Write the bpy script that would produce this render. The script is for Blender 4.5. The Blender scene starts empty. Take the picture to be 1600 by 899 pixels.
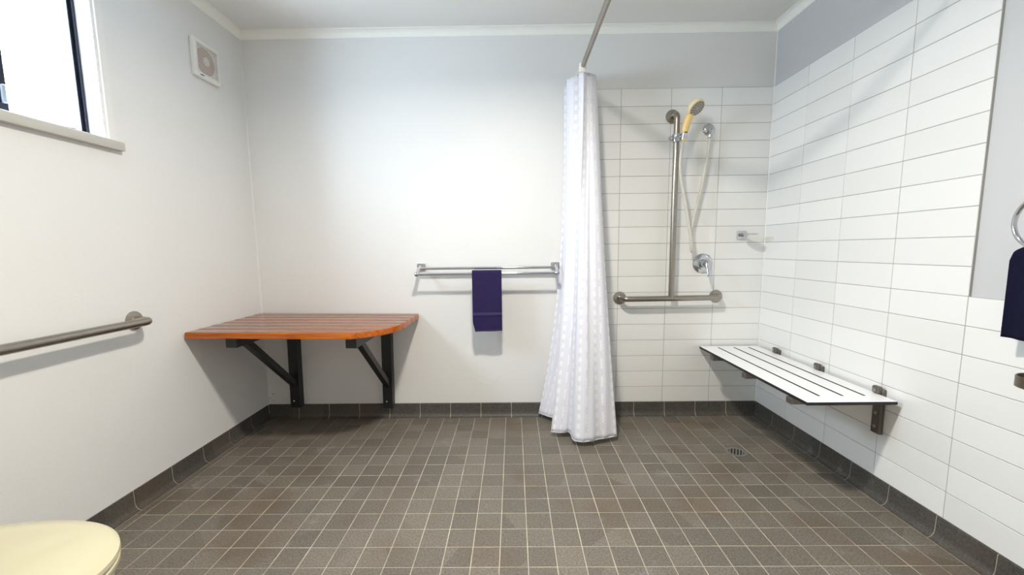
import bpy, bmesh, math, random
from mathutils import Vector, Matrix
random.seed(7)
SC = bpy.context.scene
COL = SC.collection
PI = math.pi

# ------------------------------------------------------------------ camera
FPX = 659.72
CAM = Vector((0.0594, -2.6799, 1.0930))
YAW, PITCH, ROLL = -0.00962, -0.11753, -0.01095
fw = Vector((math.sin(YAW) * math.cos(PITCH), math.cos(YAW) * math.cos(PITCH), math.sin(PITCH)))
rt0 = Vector((math.cos(YAW), -math.sin(YAW), 0))
up0 = rt0.cross(fw)
rt = rt0 * math.cos(ROLL) + up0 * math.sin(ROLL)
up = -rt0 * math.sin(ROLL) + up0 * math.cos(ROLL)
cd = bpy.data.cameras.new('camera')
cam = bpy.data.objects.new('camera', cd)
COL.objects.link(cam)
cam.matrix_world = Matrix(((rt.x, up.x, -fw.x, CAM.x), (rt.y, up.y, -fw.y, CAM.y), (rt.z, up.z, -fw.z, CAM.z), (0, 0, 0, 1)))
cd.sensor_fit = 'HORIZONTAL'
cd.sensor_width = 36.0
cd.lens = FPX * 36.0 / 1600.0
cd.shift_x = 3.384 / 1600.0
cd.shift_y = 18.012 / 1600.0
cd.clip_start = 0.02
SC.camera = cam

def project(p):
    d = Vector(p) - CAM
    z = d.dot(fw)
    if z < 0.05:
        return None
    return (796.6 + FPX * d.dot(rt) / z, 467.5 - FPX * d.dot(up) / z)

# ------------------------------------------------------------------ light
W = bpy.data.worlds.new('daylight')
SC.world = W
W.use_nodes = True
wn = W.node_tree
wn.nodes['Background'].inputs[0].default_value = (0.70, 0.83, 1.0, 1)
wn.nodes['Background'].inputs[1].default_value = 56.0
LAMP_POWER = 47.0
LAMP_COLOR = (1.0, 0.935, 0.84)
SC.view_settings.view_transform = 'Standard'
SC.view_settings.look = 'None'
SC.view_settings.gamma = 1.0
SC.view_settings.use_curve_mapping = False
SC.view_settings.exposure = 0.0
SC.cycles.max_bounces = 14
SC.cycles.diffuse_bounces = 8
SC.cycles.transparent_max_bounces = 8
SC.cycles.sample_clamp_indirect = 8.0

# ------------------------------------------------------------------ materials
def nodes_of(name):
    m = bpy.data.materials.new(name)
    m.use_nodes = True
    nt = m.node_tree
    b = nt.nodes['Principled BSDF']
    return m, nt, b

def nd(nt, t, **kw):
    n = nt.nodes.new(t)
    for k, v in kw.items():
        if k.startswith('in_'):
            key = k[3:]
            n.inputs[int(key) if key.isdigit() else key.replace('_', ' ')].default_value = v
        else:
            setattr(n, k, v)
    return n

def lk(nt, a, ao, b, bi):
    nt.links.new(a.outputs[ao], b.inputs[bi])

def rgb(h, s=1.0):
    r = [int(h[i:i + 2], 16) / 255 for i in (0, 2, 4)]
    return tuple((c / 12.92 if c < .04045 else ((c + .055) / 1.055) ** 2.4) * s for c in r) + (1,)

def mat_plain(name, col, rough=.5, metal=0.0, noise=0.0, nscale=40.0, bump=0.0, bscale=300.0, coat=0.0, stretch=None, spec=.5):
    m, nt, b = nodes_of(name)
    b.inputs['Roughness'].default_value = rough
    b.inputs['Metallic'].default_value = metal
    b.inputs['Coat Weight'].default_value = coat
    b.inputs['Specular IOR Level'].default_value = spec
    geo = nd(nt, 'ShaderNodeNewGeometry')
    src, so = geo, 'Position'
    if stretch:
        mp = nd(nt, 'ShaderNodeMapping')
        mp.inputs['Scale'].default_value = stretch
        lk(nt, geo, 'Position', mp, 'Vector')
        src, so = mp, 'Vector'
    n = nd(nt, 'ShaderNodeTexNoise', in_Scale=nscale, in_Detail=4.0)
    lk(nt, src, so, n, 'Vector')
    mx = nd(nt, 'ShaderNodeMixRGB', blend_type='MIX')
    mx.inputs[1].default_value = tuple(c * (1 - noise) for c in col[:3]) + (1,)
    mx.inputs[2].default_value = tuple(min(1, c * (1 + noise)) for c in col[:3]) + (1,)
    lk(nt, n, 'Fac', mx, 0)
    lk(nt, mx, 0, b, 'Base Color')
    if bump:
        n2 = nd(nt, 'ShaderNodeTexNoise', in_Scale=bscale, in_Detail=3.0)
        lk(nt, src, so, n2, 'Vector')
        bp = nd(nt, 'ShaderNodeBump', in_Strength=bump, in_Distance=.002)
        lk(nt, n2, 'Fac', bp, 'Height')
        lk(nt, bp, 'Normal', b, 'Normal')
    return m

M = {}
PAINT = (0.78, 0.775, 0.755, 1)
M['paint'] = mat_plain('wall_paint', PAINT, rough=.48, noise=.035, nscale=1.6, bump=.22, bscale=160, spec=.4)
M['paint_grey'] = mat_plain('grey_wall_paint', (0.585, 0.59, 0.595, 1), rough=.5, noise=.03, nscale=1.6, bump=.2, bscale=160, spec=.4)
M['ceiling'] = mat_plain('ceiling_paint', (0.82, 0.815, 0.79, 1), rough=.7, noise=.02, nscale=2, bump=.12, bscale=240)
M['cornice'] = mat_plain('cornice_paint', (0.93, 0.925, 0.87, 1), rough=.5, noise=.02, nscale=8)
M['trim'] = mat_plain('white_gloss_paint', (0.80, 0.79, 0.76, 1), rough=.35, noise=.02, nscale=10)
M['sill_paint'] = mat_plain('taupe_gloss_paint', (0.52, 0.50, 0.455, 1), rough=.35, noise=.03, nscale=10)
M['silicone'] = mat_plain('silicone', (0.85, 0.84, 0.78, 1), rough=.4, noise=.08, nscale=30)
M['steel'] = mat_plain('brushed_steel', (0.37, 0.335, 0.29, 1), rough=.30, metal=1.0, noise=.10, nscale=60, bump=.05, bscale=700)
M['chrome'] = mat_plain('chrome', (0.60, 0.61, 0.64, 1), rough=.07, metal=1.0)
M['bronze_steel'] = mat_plain('dull_steel', (0.22, 0.18, 0.14, 1), rough=.4, metal=1.0, noise=.15, nscale=80)
M['black_metal'] = mat_plain('black_powder_coat', (0.012, 0.012, 0.013, 1), rough=.42, noise=.2, nscale=90, bump=.05)
M['plastic_white'] = mat_plain('white_plastic', (0.85, 0.83, 0.78, 1), rough=.35, noise=.02)
M['plastic_brown'] = mat_plain('tan_plastic', (0.40, 0.17, 0.07, 1), rough=.5, noise=.2, nscale=30)
M['dark'] = mat_plain('dark_void', (0.02, 0.018, 0.016, 1), rough=.8)
M['ivory'] = mat_plain('ivory_plastic', (0.88, 0.62, 0.24, 1), rough=.3, noise=.05, nscale=25, coat=.2)
M['ivory_pale'] = mat_plain('pale_ivory_plastic', (0.88, 0.74, 0.44, 1), rough=.3, noise=.04, nscale=25)
M['spray_face'] = mat_plain('spray_face_grey', (0.42, 0.39, 0.33, 1), rough=.4, noise=.3, nscale=300)
M['hose'] = mat_plain('pale_hose', (0.66, 0.63, 0.54, 1), rough=.3, noise=.06, nscale=60)
M['laminate'] = mat_plain('white_laminate', (0.88, 0.88, 0.885, 1), rough=.3, noise=.01)
M['laminate_core'] = mat_plain('black_laminate_core', (0.01, 0.01, 0.01, 1), rough=.5)
M['seat_metal'] = mat_plain('grey_seat_bracket', (0.17, 0.155, 0.135, 1), rough=.45, metal=.7, noise=.2, nscale=50)
M['drain_grey'] = mat_plain('dull_drain_metal', (0.20, 0.19, 0.18, 1), rough=.5, metal=.2, noise=.2)
M['toilet_seat'] = mat_plain('cream_seat_plastic', (0.56, 0.51, 0.34, 1), rough=.22, noise=.03, nscale=8, coat=.3)
M['ceramic'] = mat_plain('white_ceramic', (0.85, 0.84, 0.80, 1), rough=.12, noise=.02)
M['alu'] = mat_plain('dark_aluminium', (0.03, 0.03, 0.045, 1), rough=.35, metal=.6, noise=.1)
M['alu_light'] = mat_plain('light_aluminium', (0.45, 0.50, 0.58, 1), rough=.3, metal=.8)
M['towel'] = mat_plain('purple_terry', (0.030, 0.021, 0.075, 1), rough=.95, noise=.25, nscale=120, bump=.9, bscale=900, spec=.1)
M['towel_band'] = mat_plain('purple_band', (0.046, 0.034, 0.11, 1), rough=.8, noise=.15, nscale=200, bump=.4, bscale=1200, spec=.15)
M['towel_navy'] = mat_plain('navy_terry', (0.010, 0.010, 0.030, 1), rough=.95, noise=.3, nscale=120, bump=.9, bscale=900, spec=.1)
M['concrete'] = mat_plain('grout_floor', (0.46, 0.41, 0.32, 1), rough=.9, noise=.6, nscale=9, bump=.2)
M['grout_wall'] = mat_plain('grout_wall', (0.40, 0.395, 0.37, 1), rough=.9, noise=.12, nscale=9)

def mat_wall_tile():
    m, nt, b = nodes_of('white_wall_tile')
    oi = nd(nt, 'ShaderNodeObjectInfo')
    cr = nd(nt, 'ShaderNodeValToRGB')
    cr.color_ramp.elements[0].color = (0.80, 0.80, 0.775, 1)
    cr.color_ramp.elements[1].color = (0.86, 0.86, 0.84, 1)
    lk(nt, oi, 'Random', cr, 'Fac')
    lk(nt, cr, 'Color', b, 'Base Color')
    b.inputs['Roughness'].default_value = .22
    geo = nd(nt, 'ShaderNodeNewGeometry')
    n = nd(nt, 'ShaderNodeTexNoise', in_Scale=9.0, in_Detail=1.0)
    lk(nt, geo, 'Position', n, 'Vector')
    bp = nd(nt, 'ShaderNodeBump', in_Strength=.12, in_Distance=.004)
    lk(nt, n, 'Fac', bp, 'Height')
    lk(nt, bp, 'Normal', b, 'Normal')
    return m
M['wall_tile'] = mat_wall_tile()

def mat_floor_tile(name, base, pitch, var, stains=True):
    m, nt, b = nodes_of(name)
    geo = nd(nt, 'ShaderNodeNewGeometry')
    dv = nd(nt, 'ShaderNodeVectorMath', operation='DIVIDE')
    dv.inputs[1].default_value = (pitch, pitch, 1)
    off = nd(nt, 'ShaderNodeVectorMath', operation='ADD')
    off.inputs[1].default_value = (0, .13, 0)
    lk(nt, geo, 'Position', off, 0)
    lk(nt, off, 0, dv, 0)
    fl = nd(nt, 'ShaderNodeVectorMath', operation='FLOOR')
    lk(nt, dv, 0, fl, 0)
    ml = nd(nt, 'ShaderNodeVectorMath', operation='MULTIPLY')
    ml.inputs[1].default_value = (1, 1, 0)
    lk(nt, fl, 0, ml, 0)
    wh = nd(nt, 'ShaderNodeTexWhiteNoise', noise_dimensions='3D')
    lk(nt, ml, 0, wh, 'Vector')
    fine = nd(nt, 'ShaderNodeTexNoise', in_Scale=150.0, in_Detail=5.0)
    lk(nt, geo, 'Position', fine, 'Vector')
    big = nd(nt, 'ShaderNodeTexNoise', in_Scale=2.6, in_Detail=5.0)
    lk(nt, geo, 'Position', big, 'Vector')
    hsv = nd(nt, 'ShaderNodeMixRGB', blend_type='MIX')
    hsv.inputs[1].default_value = tuple(c * (1 - var) for c in base[:3]) + (1,)
    hsv.inputs[2].default_value = tuple(c * (1 + var) for c in base[:3]) + (1,)
    lk(nt, wh, 'Value', hsv, 0)
    m2 = nd(nt, 'ShaderNodeMixRGB', blend_type='OVERLAY')
    m2.inputs[0].default_value = .8
    lk(nt, hsv, 0, m2, 1)
    cf = nd(nt, 'ShaderNodeValToRGB')
    cf.color_ramp.elements[0].position = .3
    cf.color_ramp.elements[0].color = (.24, .25, .27, 1)
    cf.color_ramp.elements[1].position = .7
    cf.color_ramp.elements[1].color = (.76, .74, .70, 1)
    lk(nt, fine, 'Fac', cf, 'Fac')
    lk(nt, cf, 'Color', m2, 2)
    last = m2
    if stains:
        cb = nd(nt, 'ShaderNodeValToRGB')
        cb.color_ramp.elements[0].position = .52
        cb.color_ramp.elements[0].color = (0, 0, 0, 1)
        cb.color_ramp.elements[1].position = .68
        cb.color_ramp.elements[1].color = (.55, .55, .55, 1)
        lk(nt, big, 'Fac', cb, 'Fac')
        m3 = nd(nt, 'ShaderNodeMixRGB', blend_type='MIX')
        m3.inputs[2].default_value = (0.115, 0.075, 0.045, 1)
        lk(nt, cb, 'Color', m3, 0)
        lk(nt, m2, 0, m3, 1)
        # chalky white residue in the shower end
        n4 = nd(nt, 'ShaderNodeTexNoise', in_Scale=5.0, in_Detail=7.0, in_Roughness=.7)
        mp4 = nd(nt, 'ShaderNodeMapping')
        mp4.inputs['Location'].default_value = (4.3, 1.7, 0)
        lk(nt, geo, 'Position', mp4, 'Vector')
        lk(nt, mp4, 'Vector', n4, 'Vector')
        c4 = nd(nt, 'ShaderNodeValToRGB')
        c4.color_ramp.elements[0].position = .60
        c4.color_ramp.elements[0].color = (0, 0, 0, 1)
        c4.color_ramp.elements[1].position = .80
        c4.color_ramp.elements[1].color = (.6, .6, .6, 1)
        lk(nt, n4, 'Fac', c4, 'Fac')
        m4 = nd(nt, 'ShaderNodeMixRGB', blend_type='MIX')
        m4.inputs[2].default_value = (0.33, 0.33, 0.33, 1)
        lk(nt, c4, 'Color', m4, 0)
        lk(nt, m3, 0, m4, 1)
        last = m4
    lk(nt, last, 0, b, 'Base Color')
    b.inputs['Roughness'].default_value = .55
    bp = nd(nt, 'ShaderNodeBump', in_Strength=.25, in_Distance=.001)
    lk(nt, fine, 'Fac', bp, 'Height')
    lk(nt, bp, 'Normal', b, 'Normal')
    return m
M['floor_tile'] = mat_floor_tile('taupe_floor_tile', (0.150, 0.132, 0.108, 1), .10061, .17)
M['cove_tile'] = mat_floor_tile('charcoal_cove_tile', (0.078, 0.072, 0.064, 1), .2012, .14)

def mat_wood():
    m, nt, b = nodes_of('varnished_timber')
    geo = nd(nt, 'ShaderNodeNewGeometry')
    mp = nd(nt, 'ShaderNodeMapping')
    mp.inputs['Scale'].default_value = (2.0, 40.0, 40.0)
    lk(nt, geo, 'Position', mp, 'Vector')
    n = nd(nt, 'ShaderNodeTexNoise', in_Scale=2.5, in_Detail=6.0, in_Distortion=.6)
    lk(nt, mp, 'Vector', n, 'Vector')
    cr = nd(nt, 'ShaderNodeValToRGB')
    cr.color_ramp.elements[0].position = .3
    cr.color_ramp.elements[0].color = (0.26, 0.045, 0.001, 1)
    cr.color_ramp.elements[1].position = .75
    cr.color_ramp.elements[1].color = (0.62, 0.155, 0.002, 1)
    lk(nt, n, 'Fac', cr, 'Fac')
    # upper faces coloured greyer, imitating the wall's reflection in the varnish
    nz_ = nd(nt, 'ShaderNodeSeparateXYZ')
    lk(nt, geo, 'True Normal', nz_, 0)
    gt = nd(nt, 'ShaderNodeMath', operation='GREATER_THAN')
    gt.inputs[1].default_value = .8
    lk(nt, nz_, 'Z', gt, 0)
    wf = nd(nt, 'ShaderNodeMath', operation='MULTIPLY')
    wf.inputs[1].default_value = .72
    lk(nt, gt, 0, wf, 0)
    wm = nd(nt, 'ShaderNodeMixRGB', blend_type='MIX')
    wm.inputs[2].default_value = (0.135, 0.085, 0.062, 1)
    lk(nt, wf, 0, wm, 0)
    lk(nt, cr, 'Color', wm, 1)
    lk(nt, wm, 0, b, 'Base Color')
    b.inputs['Roughness'].default_value = .24
    b.inputs['Coat Weight'].default_value = 1.0
    b.inputs['Coat IOR'].default_value = 1.5
    b.inputs['Coat Roughness'].default_value = .08
    b.inputs['Specular IOR Level'].default_value = .0
    return m
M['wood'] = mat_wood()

def mat_curtain():
    m, nt, b = nodes_of('woven_curtain')
    uv = nd(nt, 'ShaderNodeUVMap', uv_map='uv')
    sp = nd(nt, 'ShaderNodeSeparateXYZ')
    lk(nt, uv, 'UV', sp, 0)
    def band(out, period, duty, phase=0.0):
        a = nd(nt, 'ShaderNodeMath', operation='MULTIPLY_ADD')
        a.inputs[1].default_value = 1.0 / period
        a.inputs[2].default_value = phase
        nt.links.new(sp.outputs[out], a.inputs[0])
        f = nd(nt, 'ShaderNodeMath', operation='FRACT')
        lk(nt, a, 0, f, 0)
        c = nd(nt, 'ShaderNodeMath', operation='LESS_THAN')
        c.inputs[1].default_value = duty
        lk(nt, f, 0, c, 0)
        return c
    def mul(a, bb):
        c = nd(nt, 'ShaderNodeMath', operation='MULTIPLY')
        lk(nt, a, 0, c, 0)
        lk(nt, bb, 0, c, 1)
        return c
    def mxm(a, bb):
        c = nd(nt, 'ShaderNodeMath', operation='MAXIMUM')
        lk(nt, a, 0, c, 0)
        lk(nt, bb, 0, c, 1)
        return c
    s1 = mul(band('X', .115, .17), band('Y', .052, .55))
    s2 = mul(band('X', .115, .10, .62), band('Y', .10, .60, .3))
    s3 = mul(band('X', .115, .05, .48), band('Y', .021, .5))
    mask = mxm(mxm(s1, s2), s3)
    mx = nd(nt, 'ShaderNodeMixRGB', blend_type='MIX')
    mx.inputs[1].default_value = (0.80, 0.80, 0.86, 1)
    mx.inputs[2].default_value = (0.93, 0.93, 0.92, 1)
    lk(nt, mask, 0, mx, 0)
    lk(nt, mx, 0, b, 'Base Color')
    b.inputs['Roughness'].default_value = .55
    b.inputs['Sheen Weight'].default_value = .2
    # pressed-in packing creases
    wv = nd(nt, 'ShaderNodeTexNoise', in_Scale=7.0, in_Detail=4.0)
    lk(nt, uv, 'UV', wv, 'Vector')
    cr = band('Y', .19, .012)
    ad = nd(nt, 'ShaderNodeMath', operation='MULTIPLY_ADD')
    ad.inputs[1].default_value = .35
    lk(nt, cr, 0, ad, 0)
    lk(nt, wv, 'Fac', ad, 2)
    bp = nd(nt, 'ShaderNodeBump', in_Strength=.35, in_Distance=.01)
    lk(nt, ad, 0, bp, 'Height')
    lk(nt, bp, 'Normal', b, 'Normal')
    tr = nd(nt, 'ShaderNodeBsdfTranslucent')
    tr.inputs['Color'].default_value = (0.85, 0.86, 0.9, 1)
    ms = nd(nt, 'ShaderNodeMixShader')
    ms.inputs[0].default_value = .16
    out = nt.nodes['Material Output']
    lk(nt, b, 0, ms, 1)
    lk(nt, tr, 0, ms, 2)
    lk(nt, ms, 0, out, 'Surface')
    return m
M['curtain'] = mat_curtain()

def mat_glass():
    m, nt, b = nodes_of('window_glass')
    out = nt.nodes['Material Output']
    t = nd(nt, 'ShaderNodeBsdfTransparent')
    t.inputs['Color'].default_value = (.94, .97, .98, 1)
    g = nd(nt, 'ShaderNodeBsdfGlossy', in_Roughness=.03)
    ms = nd(nt, 'ShaderNodeMixShader')
    ms.inputs[0].default_value = .05
    lk(nt, t, 0, ms, 1)
    lk(nt, g, 0, ms, 2)
    lk(nt, ms, 0, out, 'Surface')
    return m
M['glass'] = mat_glass()

def mat_diffuser():
    m, nt, b = nodes_of('lamp_diffuser')
    b.inputs['Base Color'].default_value = (.9, .9, .88, 1)
    b.inputs['Emission Color'].default_value = LAMP_COLOR + (1,)
    b.inputs['Emission Strength'].default_value = 3.0
    return m
M['diffuser'] = mat_diffuser()

# ------------------------------------------------------------------ helpers
WO = {}

def link(o, parent=None, origin=(0, 0, 0)):
    COL.objects.link(o)
    origin = Vector(origin)
    WO[o.name] = origin
    if parent is not None:
        o.parent = parent
        o.location = origin - WO[parent.name]
    else:
        o.location = origin
    return o

def fin(name, bm, mat, parent=None, origin=None, smooth=None, recalc=True):
    """bm is in world coordinates; the object's origin goes to the base of its box"""
    if recalc:
        bmesh.ops.recalc_face_normals(bm, faces=bm.faces)
    xs = [v.co for v in bm.verts]
    if origin is None:
        lo = Vector((min(c.x for c in xs), min(c.y for c in xs), min(c.z for c in xs)))
        hi = Vector((max(c.x for c in xs), max(c.y for c in xs), max(c.z for c in xs)))
        origin = Vector(((lo.x + hi.x) / 2, (lo.y + hi.y) / 2, lo.z))
    origin = Vector(origin)
    bmesh.ops.translate(bm, verts=bm.verts, vec=-origin)
    me = bpy.data.meshes.new(name)
    bm.to_mesh(me)
    bm.free()
    for mm in (mat if isinstance(mat, (list, tuple)) else [mat]):
        me.materials.append(M[mm])
    if smooth is not None:
        me.polygons.foreach_set('use_smooth', [True] * len(me.polygons))
        if smooth < 180:
            me.set_sharp_from_angle(angle=math.radians(smooth))
    return link(bpy.data.objects.new(name, me), parent, origin)

def tag(o, label=None, cat=None, group=None, kind=None):
    if label: o['label'] = label
    if cat: o['category'] = cat
    if group: o['group'] = group
    if kind: o['kind'] = kind
    return o

def empty(name, loc, label, cat, group=None, kind=None):
    o = bpy.data.objects.new(name, None)
    o.empty_display_size = .05
    link(o, None, loc)
    return tag(o, label, cat, group, kind)

def box(bm, lo, hi, bev=0.0, seg=1):
    r = bmesh.ops.create_cube(bm, size=1.0)
    vs = r['verts']
    lo, hi = Vector(lo), Vector(hi)
    for v in vs:
        v.co = Vector((lo[i] + (v.co[i] + .5) * (hi[i] - lo[i]) for i in range(3)))
    if bev > 0:
        es = list({e for v in vs for e in v.link_edges})
        bmesh.ops.bevel(bm, geom=es, offset=bev, segments=seg, affect='EDGES', profile=.5)
    return bm

def B(lo, hi, bev=0.0, seg=1):
    return box(bmesh.new(), lo, hi, bev, seg)

def frame_at(d):
    d = d.normalized()
    a = Vector((0, 0, 1)) if abs(d.z) < .9 else Vector((1, 0, 0))
    u = d.cross(a).normalized()
    return u, d.cross(u).normalized()

def sweep(bm, pts, rad, n=14, cap=True):
    """round tube along points, parallel transported; rad is a number or list"""
    pts = [Vector(p) for p in pts]
    m = len(pts)
    rads = rad if isinstance(rad, (list, tuple)) else [rad] * m
    tang = []
    for i in range(m):
        a = pts[max(0, i - 1)]
        b = pts[min(m - 1, i + 1)]
        tang.append((b - a).normalized())
    u, _ = frame_at(tang[0])
    rings = []
    for i in range(m):
        t = tang[i]
        u = (u - t * u.dot(t)).normalized()
        w = t.cross(u)
        rings.append([bm.verts.new(pts[i] + (u * math.cos(2 * PI * k / n) + w * math.sin(2 * PI * k / n)) * rads[i]) for k in range(n)])
    for i in range(m - 1):
        for k in range(n):
            bm.faces.new((rings[i][k], rings[i][(k + 1) % n], rings[i + 1][(k + 1) % n], rings[i + 1][k]))
    if cap:
        bm.faces.new(rings[0])
        bm.faces.new(rings[-1])
    return bm

def rounded(pts, r, n=7):
    """polyline with circular-ish fillets"""
    pts = [Vector(p) for p in pts]
    out = [pts[0]]
    for i in range(1, len(pts) - 1):
        a, b, c = pts[i - 1], pts[i], pts[i + 1]
        rr = min(r, (a - b).length * .49, (c - b).length * .49)
        p0 = b + (a - b).normalized() * rr
        p2 = b + (c - b).normalized() * rr
        for k in range(n + 1):
            t = k / n
            # cubic with circle handle length
            h = .5523
            c0 = p0 + (b - p0) * h
            c1 = p2 + (b - p2) * h
            out.append(p0 * (1 - t) ** 3 + c0 * 3 * t * (1 - t) ** 2 + c1 * 3 * t * t * (1 - t) + p2 * t ** 3)
    out.append(pts[-1])
    return out

def catmull(pts, n):
    pts = [Vector(p) for p in pts]
    P = [pts[0] * 2 - pts[1]] + pts + [pts[-1] * 2 - pts[-2]]
    out = []
    for i in range(1, len(P) - 2):
        for k in range(n):
            t = k / n
            a, b, c, d = P[i - 1], P[i], P[i + 1], P[i + 2]
            out.append(.5 * ((2 * b) + (c - a) * t + (2 * a - 5 * b + 4 * c - d) * t * t + (3 * b - a - 3 * c + d) * t ** 3))
    out.append(P[-2])
    return out

def lathe(bm, prof, origin, axis, n=28, cap=True):
    """prof: (radius, distance along axis)"""
    axis = Vector(axis).normalized()
    u, w = frame_at(axis)
    origin = Vector(origin)
    rings = []
    for r, h in prof:
        if r < 1e-6:
            rings.append([bm.verts.new(origin + axis * h)])
        else:
            rings.append([bm.verts.new(origin + axis * h + (u * math.cos(2 * PI * k / n) + w * math.sin(2 * PI * k / n)) * r) for k in range(n)])
    for a, b in zip(rings[:-1], rings[1:]):
        for k in range(n):
            q = [a[k % len(a)], a[(k + 1) % len(a)], b[(k + 1) % len(b)], b[k % len(b)]]
            seen = []
            for v in q:
                if v not in seen:
                    seen.append(v)
            if len(seen) > 2:
                bm.faces.new(seen)
    if cap and len(rings[0]) > 1:
        bm.faces.new(rings[0])
    if cap and len(rings[-1]) > 1:
        bm.faces.new(rings[-1])
    return bm

def prism(bm, outline, vec):
    """outline: closed list of points, extruded by vec"""
    vec = Vector(vec)
    a = [bm.verts.new(Vector(p)) for p in outline]
    b = [bm.verts.new(Vector(p) + vec) for p in outline]
    bm.faces.new(a)
    bm.faces.new(b[::-1])
    n = len(a)
    for i in range(n):
        bm.faces.new((a[i], a[(i + 1) % n], b[(i + 1) % n], b[i]))
    return bm

def bar(bm, p, q, w, h, side=None):
    """rectangular bar from p to q, width w along side, height h across"""
    p, q = Vector(p), Vector(q)
    d = (q - p).normalized()
    s = Vector(side).normalized() if side else frame_at(d)[0]
    t = d.cross(s).normalized()
    o = [s * (w / 2) + t * (h / 2), s * (-w / 2) + t * (h / 2), s * (-w / 2) + t * (-h / 2), s * (w / 2) + t * (-h / 2)]
    prism(bm, [p + x for x in o], q - p)
    return bm

def inst(name, me, loc, parent, rot=None):
    o = bpy.data.objects.new(name, me)
    link(o, parent, loc)
    if rot:
        o.rotation_euler = rot
    return o

def mesh_of(bm, mat, name):
    bmesh.ops.recalc_face_normals(bm, faces=bm.faces)
    me = bpy.data.meshes.new(name)
    bm.to_mesh(me)
    bm.free()
    me.materials.append(M[mat])
    return me

# ------------------------------------------------------------------ room shell
XL, XR = -1.5724, 1.6325          # left painted face, right tile face
YB = 0.0                          # back tile face (paint is 10 mm behind)
YREAR = -3.40
ZC = 2.400
TT = .010                         # tile build-up
ZT0, PZ, PX = 2.0457, .103, .303  # top of the tiling, course, tile length
ZCOVE = ZT0 - 19 * PZ             # 0.0887
P = .10061

floor = tag(fin('floor', B((XL - .1, YREAR - .1, -.12), (XR + .11, YB + .11, -.0013)), 'concrete'),
            'taupe square tiled bathroom floor with pale grout lines', None, kind='structure')
tag(fin('ceiling', B((XL - .1, YREAR - .1, ZC), (XR + .11, YB + .11, ZC + .08)), 'ceiling'), 'flat light grey painted ceiling', kind='structure')
wall_back = tag(fin('wall_back', B((XL - .1, YB + TT, 0), (XR + .11, YB + .11, ZC)), 'paint'), 'back wall, grey paint with a white tiled shower corner', kind='structure')
wall_right = tag(fin('wall_right', B((XR + TT, YREAR, 0), (XR + .11, YB + TT, ZC)), 'paint_grey'), 'right wall, white stacked tiles below grey paint', kind='structure')
tag(fin('wall_rear', B((XL - .1, YREAR - .1, 0), (XR + .11, YREAR, ZC)), 'paint'), 'painted wall behind the viewer', kind='structure')
# left wall with the window opening
WY0, WY1, WZ0, WZ1 = -1.53, -.930, 1.545, 2.13
bm = bmesh.new()
TH = .16
box(bm, (XL - TH, YREAR, 0), (XL, YB + TT, WZ0))
box(bm, (XL - TH, YREAR, WZ1), (XL, YB + TT, ZC))
box(bm, (XL - TH, WY1, WZ0), (XL, YB + TT, WZ1))
box(bm, (XL - TH, YREAR, WZ0), (XL, WY0, WZ1))
wall_left = tag(fin('wall_left', bm, 'paint'), 'left wall in pale grey paint with a high window', kind='structure')

# ---- wall tiles
GAP = .0026
def tile_mesh(lx, ly, lz, mat, name, bev=.0011):
    return mesh_of(B((-lx / 2, -ly / 2, -lz / 2), (lx / 2, ly / 2, lz / 2), bev), mat, name)
me_back = tile_mesh(PX - GAP, .009, PZ - GAP, 'wall_tile', 'tile_back')
me_right = tile_mesh(.009, PX - GAP, PZ - GAP, 'wall_tile', 'tile_right')
X0 = .7204 - PX
fin('grout', B((X0, .0016, ZCOVE), (XR + .004, YB + TT + .001, ZT0)), 'grout_wall', wall_back)
for r in range(19):
    for c in range(4):
        j = random.uniform(-.0004, .0004)
        inst('tile', me_back, (X0 + PX * (c + .5), .0045 + j, ZT0 - PZ * (r + .5)), wall_back,
             (random.uniform(-.0025, .0025), 0, random.uniform(-.0012, .0012)))
Y0 = -.0025
YE = -1.2145
bm = bmesh.new()
box(bm, (XR + .0016, YE, ZCOVE), (XR + TT + .001, .002, ZT0))
ZD = ZT0 - 11 * PZ
box(bm, (XR + .0016, YE - PX * 4, ZCOVE), (XR + TT + .001, YE, ZD))
fin('grout', bm, 'grout_wall', wall_right)
for c in range(8):
    for r in range(19):
        if c >= 4 and r < 11:
            continue
        j = random.uniform(-.0004, .0004)
        inst('tile', me_right, (XR + .0045 + j, YE + PX * 4 - PX * (c + .5), ZT0 - PZ * (r + .5)), wall_right,
             (0, random.uniform(-.0025, .0025), random.uniform(-.0012, .0012)))

# ---- floor tiles: rows run along X, columns along Y
D_TOE = .028
fx0, fx1, fy1, fy0 = XL + D_TOE + .0022, XR - D_TOE - .0022, YB - D_TOE - .0022, YREAR
cells = []
for c in range(-16, 17):
    a, b = max(c * P, fx0), min((c + 1) * P, fx1)
    if b - a < .008:
        continue
    for r in range(-1, 33):
        y1 = min(-(.13 + r * P), fy1)
        y0 = max(-(.13 + (r + 1) * P), fy0)
        if y1 - y0 < .008:
            continue
        cells.append((a, b, y0, y1))
FG = .0034
def vis_area(cl):
    a, b, y0, y1 = cl
    q = [project((x, y, 0)) for x, y in ((a, y0), (b, y0), (b, y1), (a, y1))]
    if any(p is None for p in q):
        return 0
    cx = sum(p[0] for p in q) / 4
    cy = sum(p[1] for p in q) / 4
    if not (-10 < cx < 1610 and cy < 905):
        return 0
    return abs(sum(q[i][0] * q[(i + 1) % 4][1] - q[(i + 1) % 4][0] * q[i][1] for i in range(4))) / 2
cells.sort(key=vis_area, reverse=True)
DRAIN = Vector((1.243, -.519, 0))
full = None
shared = {}
restbm = bmesh.new()
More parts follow.
